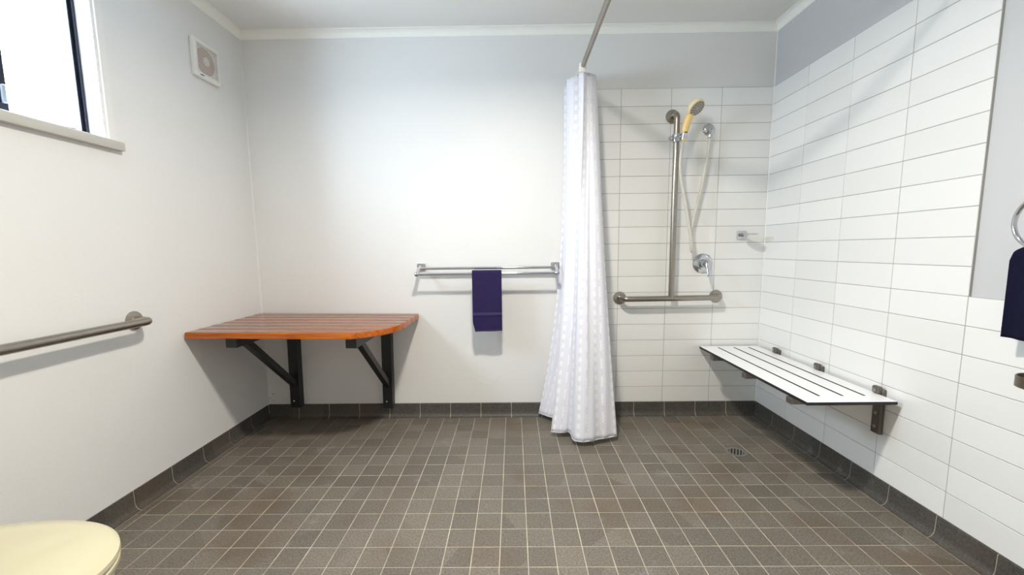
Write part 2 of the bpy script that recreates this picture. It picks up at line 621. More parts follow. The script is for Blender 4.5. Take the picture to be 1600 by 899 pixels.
for i, (a, b, y0, y1) in enumerate(cells):
    lx, ly = round(b - a, 4), round(y1 - y0, 4)
    z = random.uniform(-.0003, .0002)
    if i < 300:
        if (lx, ly) not in shared:
            shared[(lx, ly)] = tile_mesh(lx - FG, ly - FG, .008, 'floor_tile', 'floor_tile', .0007)
        inst('tile', shared[(lx, ly)], ((a + b) / 2, (y0 + y1) / 2, -.004 + z), floor,
             (random.uniform(-.002, .002), random.uniform(-.002, .002), 0))
    else:
        box(restbm, (a + FG / 2, y0 + FG / 2, -.008), (b - FG / 2, y1 - FG / 2, z))
tag(fin('tile_field', restbm, 'floor_tile', floor), kind='stuff')

# ---- coved skirting tiles
def cove_profile():
    pr = [(-.0098, ZCOVE - .001), (.0010, ZCOVE - .001), (.0030, ZCOVE - .003), (.0045, .034)]
    for k in range(1, 6):
        t = k / 5 * PI / 2
        pr.append((.0045 + (D_TOE - .0045) * (1 - math.cos(t)), .034 - .033 * math.sin(t)))
    pr += [(D_TOE, -.004), (-.0098, -.004)]
    return pr
CP = cove_profile()
def cove(name, label, u0, u1, first, pitch, place):
    """place(d, z, u) -> world point"""
    bm = bmesh.new()
    prof = [(max(-.0098, d - .0012), z - .0010) for d, z in CP]
    prism(bm, [place(d, z, u0) for d, z in prof], Vector(place(0, 0, u1)) - Vector(place(0, 0, u0)))
    bb = tag(fin(name, bm, 'concrete'), label, kind='structure')
    js = []
    u = first
    while u > u0 + .004:
        u -= pitch
    while u < u1:
        js.append(u)
        u += pitch
    js.append(u)
    for a, b in zip(js[:-1], js[1:]):
        a, b = max(a, u0) + .0019, min(b, u1) - .0019
        if b - a < .01:
            continue
        bm = bmesh.new()
        prism(bm, [place(d, z, a) for d, z in CP], Vector(place(0, 0, b)) - Vector(place(0, 0, a)))
        fin('cove_tile', bm, 'cove_tile', bb, smooth=35)
    return bb
cove('baseboard_back', 'dark coved skirting tiles along the back wall', XL, XR, -.365, .2006, lambda d, z, u: (u, YB - d, z))
cove('baseboard_left', 'dark coved skirting tiles along the left wall', YREAR, YB - .0045, -1.206, .2030, lambda d, z, u: (XL + d, u, z))
cove('baseboard_right', 'dark coved skirting tiles along the right wall', YREAR, YB - .0045, -1.196, .2005, lambda d, z, u: (XR - d, u, z))

# ---- cornice
def cornice(name, label, u0, u1, place):
    s = .040
    pr = [(0, 0), (0, -s), (.004, -s)]
    for k in range(0, 7):
        t = k / 6 * PI / 2
        pr.append((.006 + (s - .010) * (1 - math.cos(t)) , -s + .004 + (s - .008) * math.sin(t)))
    pr += [(s, -.004), (s, 0)]
    bm = bmesh.new()
    prism(bm, [place(d, ZC + z, u0) for d, z in pr], Vector(place(0, 0, u1)) - Vector(place(0, 0, u0)))
    return tag(fin(name, bm, 'cornice', smooth=30), label, kind='structure')
cornice('trim_1', 'cream cornice along the top of the back wall', XL, XR + TT, lambda d, z, u: (u, YB + TT - d, z))
cornice('trim_2', 'cream cornice along the top of the left wall', YREAR, YB + TT, lambda d, z, u: (XL + d, u, z))
cornice('trim_3', 'cream cornice along the top of the right wall', YREAR, YB + TT, lambda d, z, u: (XR + TT - d, u, z))
# sealant beads in the two back corners
bm = bmesh.new()
prism(bm, [(XR + .001, .001, ZCOVE), (XR - .0042, .0005, ZCOVE), (XR + .0005, -.0042, ZCOVE)], (0, 0, ZT0 - ZCOVE))
tag(fin('trim_4', bm, 'silicone'), 'white sealant bead in the tiled shower corner', kind='structure')
bm = bmesh.new()
prism(bm, [(XR + TT, YB + TT, ZT0), (XR + TT - .004, YB + TT, ZT0), (XR + TT, YB + TT - .004, ZT0)], (0, 0, ZC - .04 - ZT0))
prism(bm, [(XL, YB + TT, ZCOVE), (XL + .0045, YB + TT, ZCOVE), (XL, YB + TT - .0045, ZCOVE)], (0, 0, ZC - .04 - ZCOVE))
tag(fin('trim_5', bm, 'trim'), 'pale painted beads in the corners of the back wall', kind='structure')
# wall marks: a sagging paint ripple and two old screw holes
rp = [(-.368, .337), (-.28, .278), (-.205, .259), (-.139, .22), (-.079, .227), (-.041, .281), (.005, .303), (.124, .325), (.243, .332)]
pts = catmull([(x, YB + TT + .0008, z) for x, z in rp], 6)
bm = sweep(bmesh.new(), pts, [.0019 * math.sin(PI * (i + 1) / (len(pts) + 1)) + .0004 for i in range(len(pts))], 8)
fin('paint_ripple', bm, 'paint', wall_back, smooth=180)
for x, z, r in ((-1.540, .157, .0042), (-1.546, .113, .0026), (-1.562, .130, .0035)):
    bm = lathe(bmesh.new(), [(r, 0), (r * .9, .0006), (0, .0002)], (x, YB + TT + .0002, z), (0, -1, 0), 10)
    fin('screw_hole', bm, 'dark', wall_back)

# ------------------------------------------------------------------ window
win = empty('window_1', (XL - .08, (WY0 + WY1) / 2, WZ0), 'high sliding window with dark frame and pale sill', None, kind='structure')
GX = XL - .085
bm = bmesh.new()      # white lined reveal
box(bm, (XL - TH + .02, WY1 - .012, WZ0), (XL + .004, WY1, WZ1))
box(bm, (XL - TH + .02, WY0, WZ0), (XL + .004, WY0 + .012, WZ1))
box(bm, (XL - TH + .02, WY0 + .012, WZ1 - .012), (XL + .004, WY1 - .012, WZ1))
box(bm, (XL - TH + .02, WY0 + .012, WZ0), (XL + .004, WY1 - .012, WZ0 + .010))
fin('reveal', bm, 'trim', win)
bm = bmesh.new()
box(bm, (XL, WY1 - .002, WZ0), (XL + .012, WY1 + .030, WZ1 + .03), .002)
box(bm, (XL, WY0 - .030, WZ0), (XL + .012, WY0 + .002, WZ1 + .03), .002)
box(bm, (XL, WY0 - .030, WZ1 - .002), (XL + .011, WY1 + .030, WZ1 + .03), .002)
fin('architrave', bm, 'trim', win)
fin('sill', B((XL - .02, WY0 - .055, WZ0 - .032), (XL + .026, WY1 + .052, WZ0 + .004), .003, 2), 'sill_paint', win, smooth=30)
# aluminium frame, sashes and panes
bm = bmesh.new()
fy0_, fy1_, fz0, fz1 = WY0 + .012, WY1 - .012, WZ0 + .010, WZ1 - .012
for lo, hi in (((GX - .03, fy1_ - .012, fz0), (GX + .03, fy1_, fz1)), ((GX - .03, fy0_, fz0), (GX + .03, fy0_ + .012, fz1)),
               ((GX - .03, fy0_ + .012, fz0), (GX + .03, fy1_ - .012, fz0 + .010)), ((GX - .03, fy0_ + .012, fz1 - .014), (GX + .03, fy1_ - .012, fz1))):
    box(bm, lo, hi)
fin('window_frame', bm, 'alu', win)
mid = -1.226
for k, (a, b, gx) in enumerate(((mid - .014, fy1_ - .012, GX + .012), (fy0_ + .012, mid + .014, GX - .014))):
    bm = bmesh.new()
    sw = .024
    box(bm, (gx - .009, b - sw, fz0 + .010), (gx + .009, b, fz1 - .014))
    box(bm, (gx - .009, a, fz0 + .010), (gx + .009, a + sw + .012, fz1 - .014))
    box(bm, (gx - .009, a + sw + .008, fz0 + .010), (gx + .009, b - sw, fz0 + .022))
    box(bm, (gx - .009, a + sw + .008, fz1 - .034), (gx + .009, b - sw, fz1 - .014))
    sash = fin('sash', bm, 'alu', win)
    fin('pane', B((gx - .002, a + sw, fz0 + .02), (gx + .002, b - sw + .004, fz1 - .03)), 'glass', sash)
    bm = bmesh.new()
    box(bm, (gx + .009, b - sw - .006, fz0 + .012), (gx + .0120, b - sw + .012, fz1 - .016))
    fin('glazing_strip', bm, 'alu_light', sash)
bm = B((GX + .021, mid + .0, WZ0 + .05), (GX + .032, mid + .012, WZ0 + .11), .002)
fin('latch', bm, 'alu_light', win)

# ------------------------------------------------------------------ ceiling light
LP = Vector((.02, -1.60, ZC))
lamp = empty('ceiling_light', LP - Vector((0, 0, .05)), 'round white ceiling light in the middle of the room', 'ceiling light')
fin('rim', lathe(bmesh.new(), [(.135, 0), (.140, .012), (.135, .034), (.118, .045), (.108, .044), (.108, 0)], LP, (0, 0, -1), 40, False), 'plastic_white', lamp, smooth=35)
fin('diffuser', lathe(bmesh.new(), [(.107, .030), (.107, .034), (.06, .037), (0, .038)], LP, (0, 0, -1), 40), 'diffuser', lamp, smooth=35)
ld = bpy.data.lights.new('lamp_light', 'AREA')
ld.shape = 'DISK'
ld.size = .17
ld.energy = LAMP_POWER
ld.spread = math.radians(164)
ld.color = LAMP_COLOR
lo_ = bpy.data.objects.new('lamp_light', ld)
link(lo_, lamp, LP - Vector((0, 0, .048)))
# daylight portal in the window opening (sampling aid only, gives off no light itself)
pd = bpy.data.lights.new('window_portal', 'AREA')
pd.shape = 'RECTANGLE'
pd.size = fy1_ - fy0_
pd.size_y = fz1 - fz0
pd.cycles.is_portal = True
po = bpy.data.objects.new('window_portal', pd)
link(po, win, (GX - .05, (fy0_ + fy1_) / 2, (fz0 + fz1) / 2))
po.rotation_euler = (PI / 2, 0, -PI / 2)

# ------------------------------------------------------------------ exhaust fan on the left wall
FY0, FY1, FZ0, FZ1 = -.420, -.232, 1.999, 2.187
FD = .022
fan = empty('exhaust_fan', (XL, (FY0 + FY1) / 2, FZ0), 'square white exhaust fan with slatted grille high on the left wall', 'exhaust fan')
bm = bmesh.new()
fc = ((FY0 + FY1) / 2, (FZ0 + FZ1) / 2)
g0, g1, h0, h1 = FY0 + .026, FY1 - .012, FZ0 + .026, FZ1 - .018
box(bm, (XL, FY0, FZ0), (XL + FD, g0, FZ1), .004, 2)
box(bm, (XL, g1, FZ0), (XL + FD, FY1, FZ1), .004, 2)
box(bm, (XL, g0 - .004, FZ0), (XL + FD, g1 + .004, h0), .004, 2)
box(bm, (XL, g0 - .004, h1), (XL + FD, g1 + .004, FZ1), .004, 2)
fin('housing', bm, 'plastic_white', fan, smooth=30)
fin('back_plate', B((XL, g0, h0), (XL + .004, g1, h1)), 'plastic_white', fan)
gc = ((g0 + g1) / 2, (h0 + h1) / 2)
fin('fan_opening', lathe(bmesh.new(), [(.068, 0), (.068, .003), (.064, .005), (0, .005)], (XL + .0035, gc[0], gc[1]), (1, 0, 0), 36), 'plastic_brown', fan, smooth=30)
fin('motor_hub', lathe(bmesh.new(), [(.022, 0), (.022, .004), (.017, .006), (0, .0065)], (XL + .0085, gc[0], gc[1]), (1, 0, 0), 24), 'plastic_white', fan, smooth=30)
for k in range(5):
    a = k * 2 * PI / 5 + .3
    d = Vector((0, math.cos(a), math.sin(a)))
    s = Vector((0, -math.sin(a), math.cos(a)))
    c0 = Vector((XL + .0100, gc[0], gc[1]))
    bm = prism(bmesh.new(), [c0 + d * .018 - s * .008, c0 + d * .056 - s * .020, c0 + d * .058 + s * .010, c0 + d * .018 + s * .008], (.0016, 0, 0))
    fin('blade', bm, 'plastic_brown', fan)
ns = 16
me_slat = mesh_of(B((-.0012, -(g1 - g0) / 2, -.0021), (.0012, (g1 - g0) / 2, .0021), .0005), 'plastic_white', 'grille_slat')
for k in range(ns):
    inst('grille_slat', me_slat, (XL + FD - .004, gc[0], h0 + (h1 - h0) * (k + .5) / ns), fan)
fin('badge', B((XL + FD - .0005, g0 + .008, FZ0 + .010), (XL + FD + .0006, g0 + .034, FZ0 + .015)), 'dark', fan)

# ------------------------------------------------------------------ grab rails
def flange(parent, c, axis, r=.041, mat='steel'):
    fin('flange', lathe(bmesh.new(), [(r, 0), (r, .004), (r * .94, .008), (r * .62, .0105), (r * .45, .012), (0, .012)], c, axis, 32), mat, parent, smooth=40)
TR = .0172
g = empty('grab_rail', (XL, -1.25, .76), 'long brushed steel grab rail on the left wall below the window', 'grab rail', 'steel grab rails')
path = rounded([(XL + .004, -.905, .806), (XL + .078, -.905, .806), (XL + .078, -1.60, .806), (XL + .004, -1.60, .806)], .045, 8)
fin('rail', sweep(bmesh.new(), path, TR, 18), 'steel', g, smooth=60)
flange(g, (XL, -.905, .806), (1, 0, 0))
flange(g, (XL, -1.60, .806), (1, 0, 0))

g = empty('shower_grab_rail', (1.03, 0, .74), 'upside-down T-shaped brushed steel grab rail on the shower tiles', 'grab rail', 'steel grab rails')
YR_ = -.078
path = rounded([(.733, -.004, .777), (.733, YR_, .777), (1.342, YR_, .782), (1.342, -.004, .782)], .045, 8)
fin('horizontal_rail', sweep(bmesh.new(), path, TR, 18), 'steel', g, smooth=60)
path = rounded([(1.031, -.004, 1.880), (1.031, YR_, 1.880), (1.031, YR_, .782)], .045, 8)
fin('vertical_rail', sweep(bmesh.new(), path, TR, 18), 'steel', g, smooth=60)
flange(g, (.733, 0, .777), (0, -1, 0))
flange(g, (1.342, 0, .782), (0, -1, 0))
flange(g, (1.031, 0, 1.880), (0, -1, 0))

# ------------------------------------------------------------------ hand shower
hs = empty('hand_shower', (1.06, -.09, 1.06), 'ivory hand shower with pale hose clipped to the steel shower rail', 'hand shower')
bm = bmesh.new()
lathe(bm, [(.0176, -.021), (.026, -.021), (.027, -.012), (.027, .012), (.026, .021), (.0176, .021)], (1.031, YR_, 1.735), (0, 0, 1), 28)
lathe(bm, [(.010, 0), (.013, .004), (.013, .016), (.010, .020), (0, .020)], (1.006, YR_ - .003, 1.735), (-1, 0, -.1), 18)
clamp = fin('slider_clamp', bm, 'chrome', hs, smooth=40)
bm = lathe(bmesh.new(), [(.010, -.018), (.0165, -.018), (.0185, .016), (.0125, .016)], (1.064, YR_ - .030, 1.738), (.12, -.25, 1), 24)
sweep(bm, [(1.040, YR_ - .02, 1.736), (1.062, YR_ - .03, 1.738)], .011, 12)
fin('holder_cup', bm, 'chrome', clamp, smooth=40)
HAX = Vector((.36, -.62, -.70)).normalized()
HC = Vector((1.106, -.155, 1.886))
hd = Vector((-.62, 0, -.78))
hd = (hd - HAX * hd.dot(HAX)).normalized()
hp = catmull([(1.062, -.106, 1.712), (1.066, -.112, 1.765), (1.0725, -.120, 1.808), (1.083, -.130, 1.846), HC + hd * .022 - HAX * .010], 6)
hr = [.0135 + .0075 * min(1, i / 9) - .004 * max(0, (i - 15) / 9) for i in range(len(hp))]
handle = fin('handle', sweep(bmesh.new(), hp, hr, 18), 'ivory', hs, smooth=60)
fin('handle_mark', B((1.058, -.1325, 1.7535), (1.074, -.1285, 1.7575)), 'dark', handle)
head = fin('spray_head', lathe(bmesh.new(), [(0, -.030), (.024, -.027), (.044, -.015), (.051, 0), (.051, .010), (.047, .014), (0, .014)], HC, HAX, 36), 'ivory_pale', hs, smooth=45)
face = fin('spray_face', lathe(bmesh.new(), [(.044, 0), (.044, .002), (0, .003)], HC + HAX * .0135, HAX, 32), 'spray_face', head, smooth=30)
u_, w_ = frame_at(HAX)
bm = bmesh.new()
for rr, nn in ((.014, 6), (.026, 11), (.037, 16)):
    for k in range(nn):
        a = 2 * PI * k / nn
        lathe(bm, [(.0030, 0), (.0022, .002), (0, .002)], HC + HAX * .0155 + (u_ * math.cos(a) + w_ * math.sin(a)) * rr, HAX, 6)
nz = fin('nozzles', bm, 'dark', head)
hose = catmull([(1.061, -.104, 1.715), (1.055, -.098, 1.66), (1.051, -.095, 1.575), (1.062, -.095, 1.48), (1.083, -.098, 1.387), (1.114, -.098, 1.234),
                (1.137, -.092, 1.12), (1.150, -.074, 1.070), (1.152, -.055, 1.085), (1.153, -.046, 1.196), (1.182, -.045, 1.348), (1.207, -.045, 1.46), (1.222, -.046, 1.56), (1.236, -.047, 1.65), (1.240, -.047, 1.725), (1.240, -.047, 1.755)], 7)
fin('hose', sweep(bmesh.new(), hose, .0088, 12), 'hose', hs, smooth=60)
out = empty('shower_outlet', (1.254, 0, 1.75), 'round chrome wall elbow feeding the shower hose', 'shower outlet')
fin('rose', lathe(bmesh.new(), [(.036, 0), (.036, .003), (.031, .010), (.017, .016), (0, .016)], (1.254, 0, 1.800), (0, -1, 0), 32), 'chrome', out, smooth=40)
bm = sweep(bmesh.new(), rounded([(1.254, -.012, 1.800), (1.250, -.047, 1.796), (1.242, -.047, 1.750)], .015, 6), .0125, 16)
fin('elbow', bm, 'chrome', out, smooth=50)
fin('hose_nut', lathe(bmesh.new(), [(.0115, 0), (.0135, .002), (.0135, .018), (.011, .022), (.008, .022)], (1.2425, -.047, 1.762), (-.05, 0, -1), 12), 'chrome', out, smooth=30)

mx = empty('shower_mixer', (1.252, 0, .93), 'round chrome shower mixer with lever pointing down', 'mixer tap')
MC = Vector((1.250, 0, .991))
fin('cover_plate', lathe(bmesh.new(), [(.062, 0), (.062, .004), (.058, .008), (.030, .013), (0, .013)], MC, (0, -1, 0), 40), 'chrome', mx, smooth=40)
fin('body', lathe(bmesh.new(), [(.027, .010), (.027, .040), (.025, .052), (.018, .060), (0, .062)], MC, (0, -1, 0), 28), 'chrome', mx, smooth=40)
bm = sweep(bmesh.new(), catmull([MC + Vector((0, -.046, .012)), MC + Vector((.001, -.062, -.006)), MC + Vector((.001, -.075, -.035)), MC + Vector((.001, -.090, -.078))], 5),
           [.016] * 4 + [.015, .014, .013, .012, .0115, .011, .0105, .010, .0095, .009, .0085, .007], 16)
fin('lever', bm, 'chrome', mx, smooth=60)

sd = empty('soap_dish', (1.495, 0, 1.14), 'small square chrome wall bracket holding a thin round dish beside the corner', 'soap dish')
fin('wall_plate', B((1.456, -.014, 1.139), (1.512, 0, 1.191), .002), 'chrome', sd)
bm = sweep(bmesh.new(), [(1.484, -.012, 1.165), (1.487, -.055, 1.166)], .011, 16)
fin('post', bm, 'chrome', sd, smooth=60)
bm = lathe(bmesh.new(), [(0, -.003), (.030, -.003), (.041, .001), (.044, .004), (.042, .005), (.030, .000), (0, -.0005)], (1.492, -.094, 1.166), (0, 0, 1), 36)
fin('dish', bm, 'chrome', sd, smooth=40)

# ------------------------------------------------------------------ folding shower seat
ZS = .462
seat = empty('folding_bench', (XR, -.52, .28), 'white slotted folding shower bench with black edges on the right wall', 'bench')
xs = [1.246]
for sx in (1.347, 1.445, 1.537):
    xs += [sx - .0055, sx + .0055]
xs.append(1.610)
ysl = [-1.018, -.945, -.055, -.018]
bm = bmesh.new()
gv = {}
for zi, z in enumerate((ZS - .013, ZS)):
    for i, x in enumerate(xs):
        for j, y in enumerate(ysl):
            gv[i, j, zi] = bm.verts.new((x + (.0 if y > -.9 else .0), y, z))
def solid(i, j):
    return 0 <= i < len(xs) - 1 and 0 <= j < 3 and not (j == 1 and i in (1, 3, 5))
for i in range(len(xs) - 1):
    for j in range(3):
        if not solid(i, j):
            continue
        bm.faces.new([gv[a, b, 1] for a, b in ((i, j), (i + 1, j), (i + 1, j + 1), (i, j + 1))])
        bm.faces.new([gv[a, b, 0] for a, b in ((i, j + 1), (i + 1, j + 1), (i + 1, j), (i, j))])
        for (di, dj, e) in ((-1, 0, ((i, j + 1), (i, j))), (1, 0, ((i + 1, j), (i + 1, j + 1))), (0, -1, ((i, j), (i + 1, j))), (0, 1, ((i + 1, j + 1), (i, j + 1)))):
            if not solid(i + di, j + dj):
                f = bm.faces.new((gv[e[0][0], e[0][1], 0], gv[e[1][0], e[1][1], 0], gv[e[1][0], e[1][1], 1], gv[e[0][0], e[0][1], 1]))
                f.material_index = 1
panel = fin('seat_panel', bm, ['laminate', 'laminate_core'], seat)
for k, y in enumerate((-.21, -.56, -.918)):
    zl = .285 if k == 2 else .33
    br = fin('bracket', B((XR - .018, y - .023, zl), (XR, y + .023, .484), .003), 'seat_metal', seat)
    bm = B((1.236, y - .019, ZS - .040), (XR - .018, y + .019, ZS - .0135), .002)
    fin('support_arm', bm, 'seat_metal', br)
    bm = bmesh.new()
    box(bm, (XR - .032, y - .019, ZS + .002), (XR - .012, y + .019, ZS + .034), .007, 2)
    fin('hinge', bm, 'seat_metal', br, smooth=30)
    for zz in (.480,) + ((.315, .375) if k == 2 else ()):
        xx = XR - (.032 if zz > .45 else .018)
        bm = lathe(bmesh.new(), [(.008, 0), (.008, .003), (.005, .0045), (0, .0045)], (xx, y, zz), (-1, 0, 0), 14)
        fin('bolt', bm, 'steel', br, smooth=40)

# ------------------------------------------------------------------ floor drain
dr = empty('floor_drain', DRAIN, 'round grey slotted floor drain under the shower', 'drain')
bm = lathe(bmesh.new(), [(.038, .0004), (.052, .0004), (.054, .0016), (.050, .0028), (.040, .0028), (.038, .0018), (.038, .0004)], DRAIN, (0, 0, 1), 36, False)
fin('rim', bm, 'drain_grey', dr, smooth=40)
fin('sump', lathe(bmesh.new(), [(.038, .0004), (0, .0006)], DRAIN, (0, 0, 1), 30), 'dark', dr)
ang = math.radians(62)
dv = Vector((math.cos(ang), math.sin(ang), 0))
pv = Vector((-dv.y, dv.x, 0))
for k in range(-2, 3):
    o = k * .0148
    L = math.sqrt(.039 ** 2 - o * o)
    bm = bar(bmesh.new(), DRAIN + pv * o - dv * L + Vector((0, 0, .0017)), DRAIN + pv * o + dv * L + Vector((0, 0, .0017)), .0066, .002, pv)
    fin('grate_bar', bm, 'drain_grey', dr)

# ------------------------------------------------------------------ timber bench
bench = empty('timber_bench', (XL + .004, -.005, .702), 'varnished orange timber slat bench with rounded corner on black wall brackets', 'bench')
BO = Vector((XL + .004, -.005, .702))
def end_x(y):
    tab = [(-.645, -.742), (-.60, -.672), (-.55, -.622), (-.49, -.588), (-.42, -.567), (-.33, -.556), (0, -.552)]
    y = max(-.645, min(0, y))
    for (ya, xa), (yb, xb) in zip(tab[:-1], tab[1:]):
        if ya <= y <= yb:
            return xa + (xb - xa) * (y - ya) / (yb - ya)
SWD, SGP, STH = .0835, .0097, .031
for k in range(7):
    y1 = -.006 - k * (SWD + SGP)
    y0 = y1 - SWD
    x0 = XL + .006 + (.0 if k < 6 else .004)
    pts = [(x0, y0, .672), (x0, y1, .672)]
    for q in range(5):
        y = y1 + (y0 - y1) * q / 4
        pts.append((end_x(y), y, .672))
    bm = prism(bmesh.new(), pts, (0, 0, STH))
    bmesh.ops.recalc_face_normals(bm, faces=bm.faces)
    es = [e for e in bm.edges if abs(e.verts[0].co.z - e.verts[1].co.z) < 1e-5 and e.verts[0].co.z > .69]
    bmesh.ops.bevel(bm, geom=es, offset=.004, segments=2, affect='EDGES', profile=.5)
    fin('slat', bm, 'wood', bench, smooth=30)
for k, (xp, xa) in enumerate(((-1.360, -1.362), (-.757, -.757))):
    w = .062
    ps = fin('wall_post', B((xp - w / 2, -.046, .085), (xp + w / 2, .010, .6715), .002), 'black_metal', bench)
    for zz in (.13, .62):
        bm = lathe(bmesh.new(), [(.006, 0), (.006, .002), (.003, .0035), (0, .0035)], (xp - .006, -.046, zz), (0, -1, 0), 12)
        fin('screw', bm, 'chrome', ps)
    fin('support_arm', B((xp - .028, -.615, .618), (xp + .028, -.046, .6715), .002), 'black_metal', bench)
    bm = bar(bmesh.new(), (xp, -.500, .625), (xp, -.030, .235), .034, .034, (1, 0, 0))
    fin('brace', bm, 'black_metal', bench)
bench.rotation_euler = (0, math.radians(.75), 0)

# ------------------------------------------------------------------ double towel rail and towel
YF, ZF = -.125, .9475
YK, ZK = -.055, .979
tr_ = empty('towel_rail', (-.1, YB + TT, .93), 'chrome double towel rail on the painted back wall', 'towel rail')
XA, XBR = -.527, .322
fin('front_rail', sweep(bmesh.new(), [(XA, YF, ZF), (XBR, YF, ZF)], .0085, 14), 'chrome', tr_, smooth=60)
fin('rear_rail', sweep(bmesh.new(), [(XA, YK, ZK), (XBR, YK, ZK)], .0085, 14), 'chrome', tr_, smooth=60)
for x in (XA, XBR):
    bk = fin('end_bracket', sweep(bmesh.new(), [(x, YB + .004, .992), (x, YK, ZK), (x, YF, ZF)], .0115, 14), 'chrome', tr_, smooth=60)
    fin('wall_plate', B((x - .026, YB - .006, .965), (x + .026, YB + TT, 1.008), .003), 'chrome', bk)
    fin('end_cap', lathe(bmesh.new(), [(0, -.016), (.010, -.014), (.0145, -.006), (.0145, .006), (.010, .014), (0, .016)], (x, YF, ZF), (1, 0, 0), 18), 'chrome', bk, smooth=50)

def draped(name, y_c, z_top, rr, x0, x1, zf, zb, thick, taper=None, axis='x', amp=.002):
    """cloth hung over a rail; section in (d, z), extruded along the rail"""
    sec = []
    n1 = 22
    for k in range(n1 + 1):
        sec.append((-(rr), zf + (z_top - rr - zf) * k / n1))
    for k in range(1, 8):
        a = PI - PI * k / 8
        sec.append((rr * math.cos(a), z_top - rr + rr * math.sin(a)))
    for k in range(n1 + 1):
        sec.append((rr, z_top - rr - (z_top - rr - zb) * k / n1))
    return sec

def cloth_mesh(sec, x0, x1, yc, place, wav, nx=26):
    bm = bmesh.new()
    g = []
    for d, z in sec:
        row = []
        for i in range(nx + 1):
            t = i / nx
            row.append(bm.verts.new(place(d, z, t)))
        g.append(row)
    for a, b in zip(g[:-1], g[1:]):
        for i in range(nx):
            bm.faces.new((a[i], a[i + 1], b[i + 1], b[i]))
    return bm

RT = .014
sec = draped('t', YF, .966, RT, 0, 0, .597, .607, .008)
def place_t(d, z, t):
    f = max(0, min(1, (.95 - z) / .35))
    front = d < 0
    x0, x1 = (-.192, -.0135) if front else (-.190, -.016)
    x0 += .014 * max(0, f - .85) / .15 * (1 if front else .2)
    x = x0 + (x1 - x0) * t
    y = YF + d + .004 * f * math.sin(t * 7 + (0 if front else 2)) - (.006 * f if front else -.003 * f)
    zz = z + (.006 * math.sin(t * 6.5 + 1) * f if not front else .004 * (t - .5) * f)
    return (x, y, zz)
bm = cloth_mesh(sec, 0, 0, 0, place_t, 0)
towel = fin('hand_towel', bm, 'towel', None, smooth=180, recalc=False)
tag(towel, 'folded purple hand towel draped over the chrome towel rail', 'towel')
sm = towel.modifiers.new('thickness', 'SOLIDIFY')
sm.thickness = .007
sm.offset = 0
def strip(name, za, zb, mat, proud, parent):
    s = [(-RT - proud, za + (zb - za) * k / 4) for k in range(5)]
    o = fin(name, cloth_mesh(s, 0, 0, 0, place_t, 0), mat, parent, smooth=180, recalc=False)
    m_ = o.modifiers.new('thickness', 'SOLIDIFY')
    m_.thickness = .002
    m_.offset = 0
    return o
strip('woven_band', .692, .712, 'towel_band', .0042, towel)
strip('hem', .600, .606, 'towel_band', .0042, towel)

# ------------------------------------------------------------------ curtain rod, curtain
RZ, RX = 2.078, .447
rod = empty('curtain_rod', (RX, YB, RZ), 'dark chrome shower curtain rod running out from the back wall', 'curtain rod')
path = rounded([(RX, YB, RZ), (RX, -1.20, RZ), (XR, -1.20, RZ)], .34, 14)
fin('tube', sweep(bmesh.new(), path, .0125, 16), 'steel', rod, smooth=60)
fin('end_flange', lathe(bmesh.new(), [(.030, 0), (.030, .004), (.018, .012), (.0126, .014)], (RX, YB, RZ), (0, -1, 0), 24), 'chrome', rod, smooth=40)
fin('end_flange', lathe(bmesh.new(), [(.030, 0), (.030, .004), (.018, .012), (.0126, .014)], (XR, -1.20, RZ), (-1, 0, 0), 24), 'chrome', rod, smooth=40)

CT = [(.372, -.022), (.520, -.045), (.378, -.072), (.526, -.092), (.384, -.125), (.402, -.178), (.458, -.190), (.432, -.222), (.452, -.252), (.478, -.215), (.502, -.222), (.534, -.165)]
CB = [(.214, -.036), (.262, -.090), (.312, -.135), (.352, -.215), (.292, -.305), (.268, -.325), (.326, -.338), (.374, -.335), (.384, -.436), (.446, -.455), (.530, -.425), (.634, -.386)]
ct = catmull([(x, y, 0) for x, y in CT], 12)
cb = catmull([(x, y, 0) for x, y in CB], 12)
ncol = len(ct)
nrow = 70
Z1, Z0 = 2.052, .030
bm = bmesh.new()
uvl = bm.loops.layers.uv.new('uv')
al = [0.0]
for i in range(1, ncol):
    al.append(al[-1] + max((ct[i] - ct[i - 1]).length, (cb[i] - cb[i - 1]).length))
rows = []
for j in range(nrow + 1):
    s = j / nrow
    z = Z1 + (Z0 - Z1) * s
    row = []
    for i in range(ncol):
        k = i / (ncol - 1)
        e = 2.6 + (1.05 - 2.6) * min(1, max(0, (k - .25) / .7))
        w = s ** e
        p = ct[i].lerp(cb[i], w)
        am = .004 * math.sin(PI * s) + .002
        wob = am * math.sin(k * 46 + 2.2 * math.sin(s * 3)) + .003 * math.sin(k * 90 + s * 5) * s
        row.append(bm.verts.new((p.x + wob * .6, p.y - wob, z + .012 * (1 - s) * math.sin(k * 40) * .4)))
    rows.append(row)
for j in range(nrow):
    for i in range(ncol - 1):
        f = bm.faces.new((rows[j][i], rows[j][i + 1], rows[j + 1][i + 1], rows[j + 1][i]))
        for lp, (ii, jj) in zip(f.loops, ((i, j), (i + 1, j), (i + 1, j + 1), (i, j + 1))):
            lp[uvl].uv = (al[ii], jj / nrow * (Z1 - Z0))
curtain = fin('shower_curtain', bm, 'curtain', None, smooth=180, recalc=False)
tag(curtain, 'white woven check shower curtain bunched against the back wall', 'curtain')
sm = curtain.modifiers.new('thickness', 'SOLIDIFY')
sm.thickness = .0012
sm.offset = 0
bm = sweep(bmesh.new(), [Vector((v.co.x, v.co.y, v.co.z)) for v in []] or [(rw.x, rw.y, Z0 + .004) for rw in [cb[i] for i in range(0, ncol, 2)]], .0022, 6)
fin('hem', bm, 'curtain', curtain, smooth=60)
